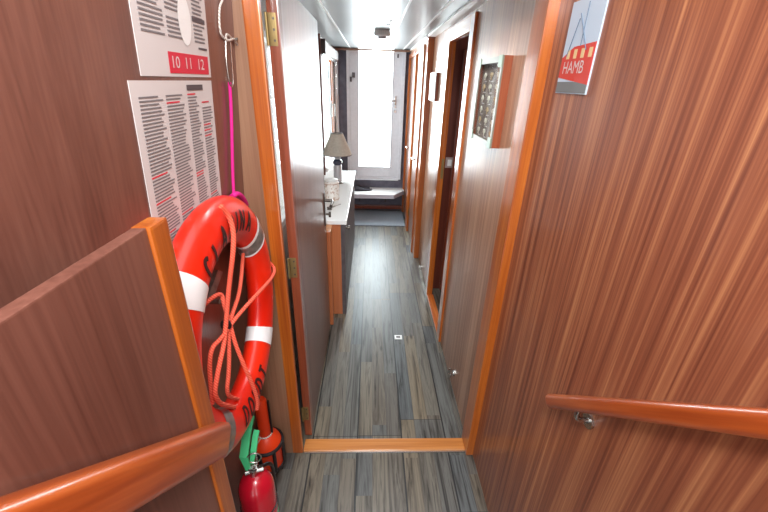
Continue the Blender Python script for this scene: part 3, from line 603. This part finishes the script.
# ------------------------------------------------------------------ papers on the left wall (they follow its lean)
def wp(y, z, off=.002): return Vector((lx(z)+off, y, z))
def sheet(name, label, cat, y0, y1, z0, z1, m):
    t = thing(name, label, cat, wp((y0+y1)/2, z0, .001))
    MB().prism([wp(y0, z0, .0005), wp(y1, z0, .0005), wp(y1, z1, .0005), wp(y0, z1, .0005)], (.0012, 0, 0)).build('sheet', m, t); return t
def bars(t, name, m, rects, off=.0022):
    b = MB()
    for (y0, y1, z0, z1) in rects: b.prism([wp(y0, z0, off), wp(y1, z0, off), wp(y1, z1, off), wp(y0, z1, off)], (.0003, 0, 0))
    return b.build(name, m, t)
YR = .998
t = sheet('wall_calendar', 'calendar page with red block numbered 12 pinned above the notice', 'calendar', .70, YR, 1.597, 1.95, PAPER)
bars(t, 'red_block', REDP, [(.80, .985, 1.603, 1.640)])
for txt, yy in (('12', .942), ('11', .882), ('10', .825)): put_text('number', txt, .040, PAPER, t, lambda x, y, yy=yy: wp(yy+x*.95, 1.6215+y*.75, .0029))
rr = []; z = 1.665
while z < 1.94:
    for (a, b_) in ((.72, .80), (.81, .885), (.925, .985)):
        if random.random() < .93: rr.append((a, b_-random.uniform(0, .02), z, z+.0035))
    z += .0075
bars(t, 'printed_rows', INK, rr)
bars(t, 'dark_rows', INKD, [(.92, .985, 1.703, 1.712), (.92, .985, 1.767, 1.776), (.94, .985, 1.652, 1.656)], .0025)
b = MB(); n = 24; cy, cz_ = .885, 1.70
vv = [b.bm.verts.new(wp(cy+.028*math.cos(2*math.pi*k/n), cz_+.045*math.sin(2*math.pi*k/n), .003)) for k in range(n)]; b.bm.faces.new(vv); b.build('white_disc', WHITE, t)
t = sheet('wall_notice', 'long printed notice in grey and red text pinned below the calendar', 'notice', .66, YR-.002, 1.20, 1.590, PAPER)
rr = []; rd = []; z = 1.215
while z < 1.565:
    for (a, b_) in ((.68, .76), (.77, .845), (.86, .915), (.928, .985)):
        q = random.random()
        (rd if q < .09 else rr).append((a, b_-random.uniform(0, .02) if q > .09 else a+(b_-a)*.7, z, z+.0028))
    z += .0062
rr = [q for q in rr if not (q[0] > .92 and q[2] > 1.535)]
bars(t, 'printed_rows', INK, rr); bars(t, 'red_headings', REDP, rd)
bars(t, 'title_block', INKD, [(.86, .94, 1.571, 1.582)], .0025)
# ------------------------------------------------------------------ self-igniting light in the corner
c = Vector((-.430, 1.095, .015))
t = thing('lifebuoy_light', 'orange floating rescue light with black straps hung low in the corner beside the doorway frame', 'rescue light', c)
A = None
MB().lathe([(0, .0), (.03, .0), (.036, .012), (.036, .04), (.03, .052), (0, .052)], c, 28).build('lamp_lens', WHITE, t, smooth=True)
fb = MB().lathe([(0, .05), (.052, .05), (.062, .06), (.062, .150), (.065, .158), (.065, .18), (.057, .205), (.035, .232), (.026, .238), (0, .238)], c, 36).build('float_body', ORP, t, smooth=True)
MB().lathe([(0, .235), (.024, .235), (.024, .42), (.018, .43), (.014, .424), (0, .424)], c, 28).build('tube', mat('deep_orange_tube', rgb(216, 58, 16), .4), t, smooth=True)
MB().tube([c+Vector((.066*math.cos(a), .066*math.sin(a), .186)) for a in [k*math.pi/12 for k in range(24)]], .0075, 8, True, 0).build('black_band', BLACK, t, smooth=True)
b = MB().tube([c+Vector((.065*math.cos(a), .065*math.sin(a), .066)) for a in [k*math.pi/12 for k in range(24)]], .007, 8, True, 0)
b.build('black_band', BLACK, t, smooth=True)

for a in (-100, -50, 0, 50, 110, 180):
    a = D(a); e = Vector((math.cos(a), math.sin(a), 0))
    MB().tube([c+e*.064+Vector((0, 0, .066)), c+e*.067+Vector((0, 0, .11)), c+e*.067+Vector((0, 0, .186))], .008, 8).build('strap', BLACK, t, smooth=True)
MB().tube([c+Vector((.029*math.cos(a), .029*math.sin(a), .240)) for a in [k*math.pi/10 for k in range(20)]], .003, 8, True, 0).tube([c+Vector((-.01, -.029, .24)), c+Vector((-.03, -.05, .215)), c+Vector((-.02, -.075, .18)), c+Vector((-.025, -.078, .13))], .0022, 8).build('white_cord', CORD, t, smooth=True)
MB().tube([c+Vector((-.015+.018*math.cos(a), -.080, .125+.02*math.sin(a))) for a in [k*math.pi/8 for k in range(16)]], .003, 8, True, 0).build('ring', BLACK, t, smooth=True)
MB().box(c.x+.026, c.x+.034, c.y-.004, c.y+.004, .257, .435, .002).build('side_pin', BLACK, t)
MB().box(c.x-.02, c.x+.02, c.y+.058, 1.189, .10, .17, .003).build('wall_clip', BLACK, t)

# ------------------------------------------------------------------ extinguisher
c = Vector((-.355, .765, 0)); zt = .478
t = thing('fire_extinguisher', 'red fire extinguisher with green lever standing at bottom left', 'fire extinguisher', c)
pr = [(0, .0), (.05, .0), (.056, .012), (.056, zt-.075), (.054, zt-.055), (.047, zt-.032), (.034, zt-.014), (.018, zt-.004), (0, zt)]
MB().lathe(pr, c, 40).build('cylinder', EXT, t, smooth=True)
lb = MB(); n = 14; r = .0565
lo = [lb.bm.verts.new(c+Vector((r*math.cos(D(-70+100*k/n)), r*math.sin(D(-70+100*k/n)), .16))) for k in range(n+1)]; hi = [lb.bm.verts.new(q.co+Vector((0, 0, .13))) for q in lo]
for k in range(n): lb.bm.faces.new((lo[k], lo[k+1], hi[k+1], hi[k]))
lb.build('label_sticker', mat('sticker_white', rgb(206, 200, 196), .4), t)
for z0 in (.268, .176):
    b = MB()
    lo = [b.bm.verts.new(c+Vector(((r+.0006)*math.cos(D(-70+100*k/n)), (r+.0006)*math.sin(D(-70+100*k/n)), z0))) for k in range(n+1)]; hi = [b.bm.verts.new(q.co+Vector((0, 0, .018))) for q in lo]
    for k in range(n): b.bm.faces.new((lo[k], lo[k+1], hi[k+1], hi[k]))
    b.build('green_stripe', GREEN, t)
v = MB().cyl(c+Vector((0, 0, zt-.006)), c+Vector((0, 0, zt+.022)), .014).cyl(c+Vector((-.022, -.008, zt+.014)), c+Vector((.03, .006, zt+.014)), .009).box(c.x-.012, c.x+.012, c.y-.01, c.y+.01, zt+.018, zt+.03, .003).build('valve', CHROME, t, smooth=True)
ct = c+Vector((.004, .012, zt+.055))
MB().tube([ct+Vector((.021*math.cos(a), .004*math.cos(a), .021*math.sin(a))) for a in [k*math.pi/8 for k in range(16)]], .0022, 8, True, 0).build('pull_ring', CHROME, t, smooth=True)
def lever(pts, wdt, name):
    b = MB(); P = [Vector(q) for q in pts]; side = Vector((.75, -.1, .0)).normalized()*wdt/2; rows = []
    for i, q in enumerate(P):
        tn = (P[min(i+1, len(P)-1)]-P[max(i-1, 0)]).normalized(); nn = tn.cross(side.normalized()).normalized()*.004
        k = .55 if i in (0,) else 1
        rows.append([b.bm.verts.new(q+side*k+nn), b.bm.verts.new(q-side*k+nn), b.bm.verts.new(q-side*k-nn), b.bm.verts.new(q+side*k-nn)])
    for a, d_ in zip(rows, rows[1:]):
        for k in range(4): b.bm.faces.new((a[k], a[(k+1) % 4], d_[(k+1) % 4], d_[k]))
    b.bm.faces.new(rows[0]); b.bm.faces.new(rows[-1][::-1]); return b.build(name, GREEN, t)
lever([c+Vector((-.012, -.005, zt+.022)), c+Vector((-.026, .010, zt+.06)), c+Vector((-.030, .06, zt+.09)), c+Vector((-.030, .105, zt+.112)), c+Vector((-.030, .118, zt+.115))], .026, 'upper_lever')
lever([c+Vector((-.008, .010, zt+.02)), c+Vector((-.006, .04, zt+.05)), c+Vector((-.008, .075, zt+.07)), c+Vector((-.008, .095, zt+.076))], .018, 'lower_lever')
MB().tube([c+Vector((.015, .01, zt+.012)), c+Vector((.04, .045, zt-.01)), c+Vector((.035, .072, zt-.09)), c+Vector((.028, .074, zt-.22)), c+Vector((.026, .074, .06))], .006, 10).build('hose', BLACK, t, smooth=True)
b = MB()
b.tube([c+Vector((.0575*math.cos(a), .0575*math.sin(a), .33)) for a in [k*math.pi/12 for k in range(24)]], .0025, 8, True, 0).build('strap', BLACK, t, smooth=True)
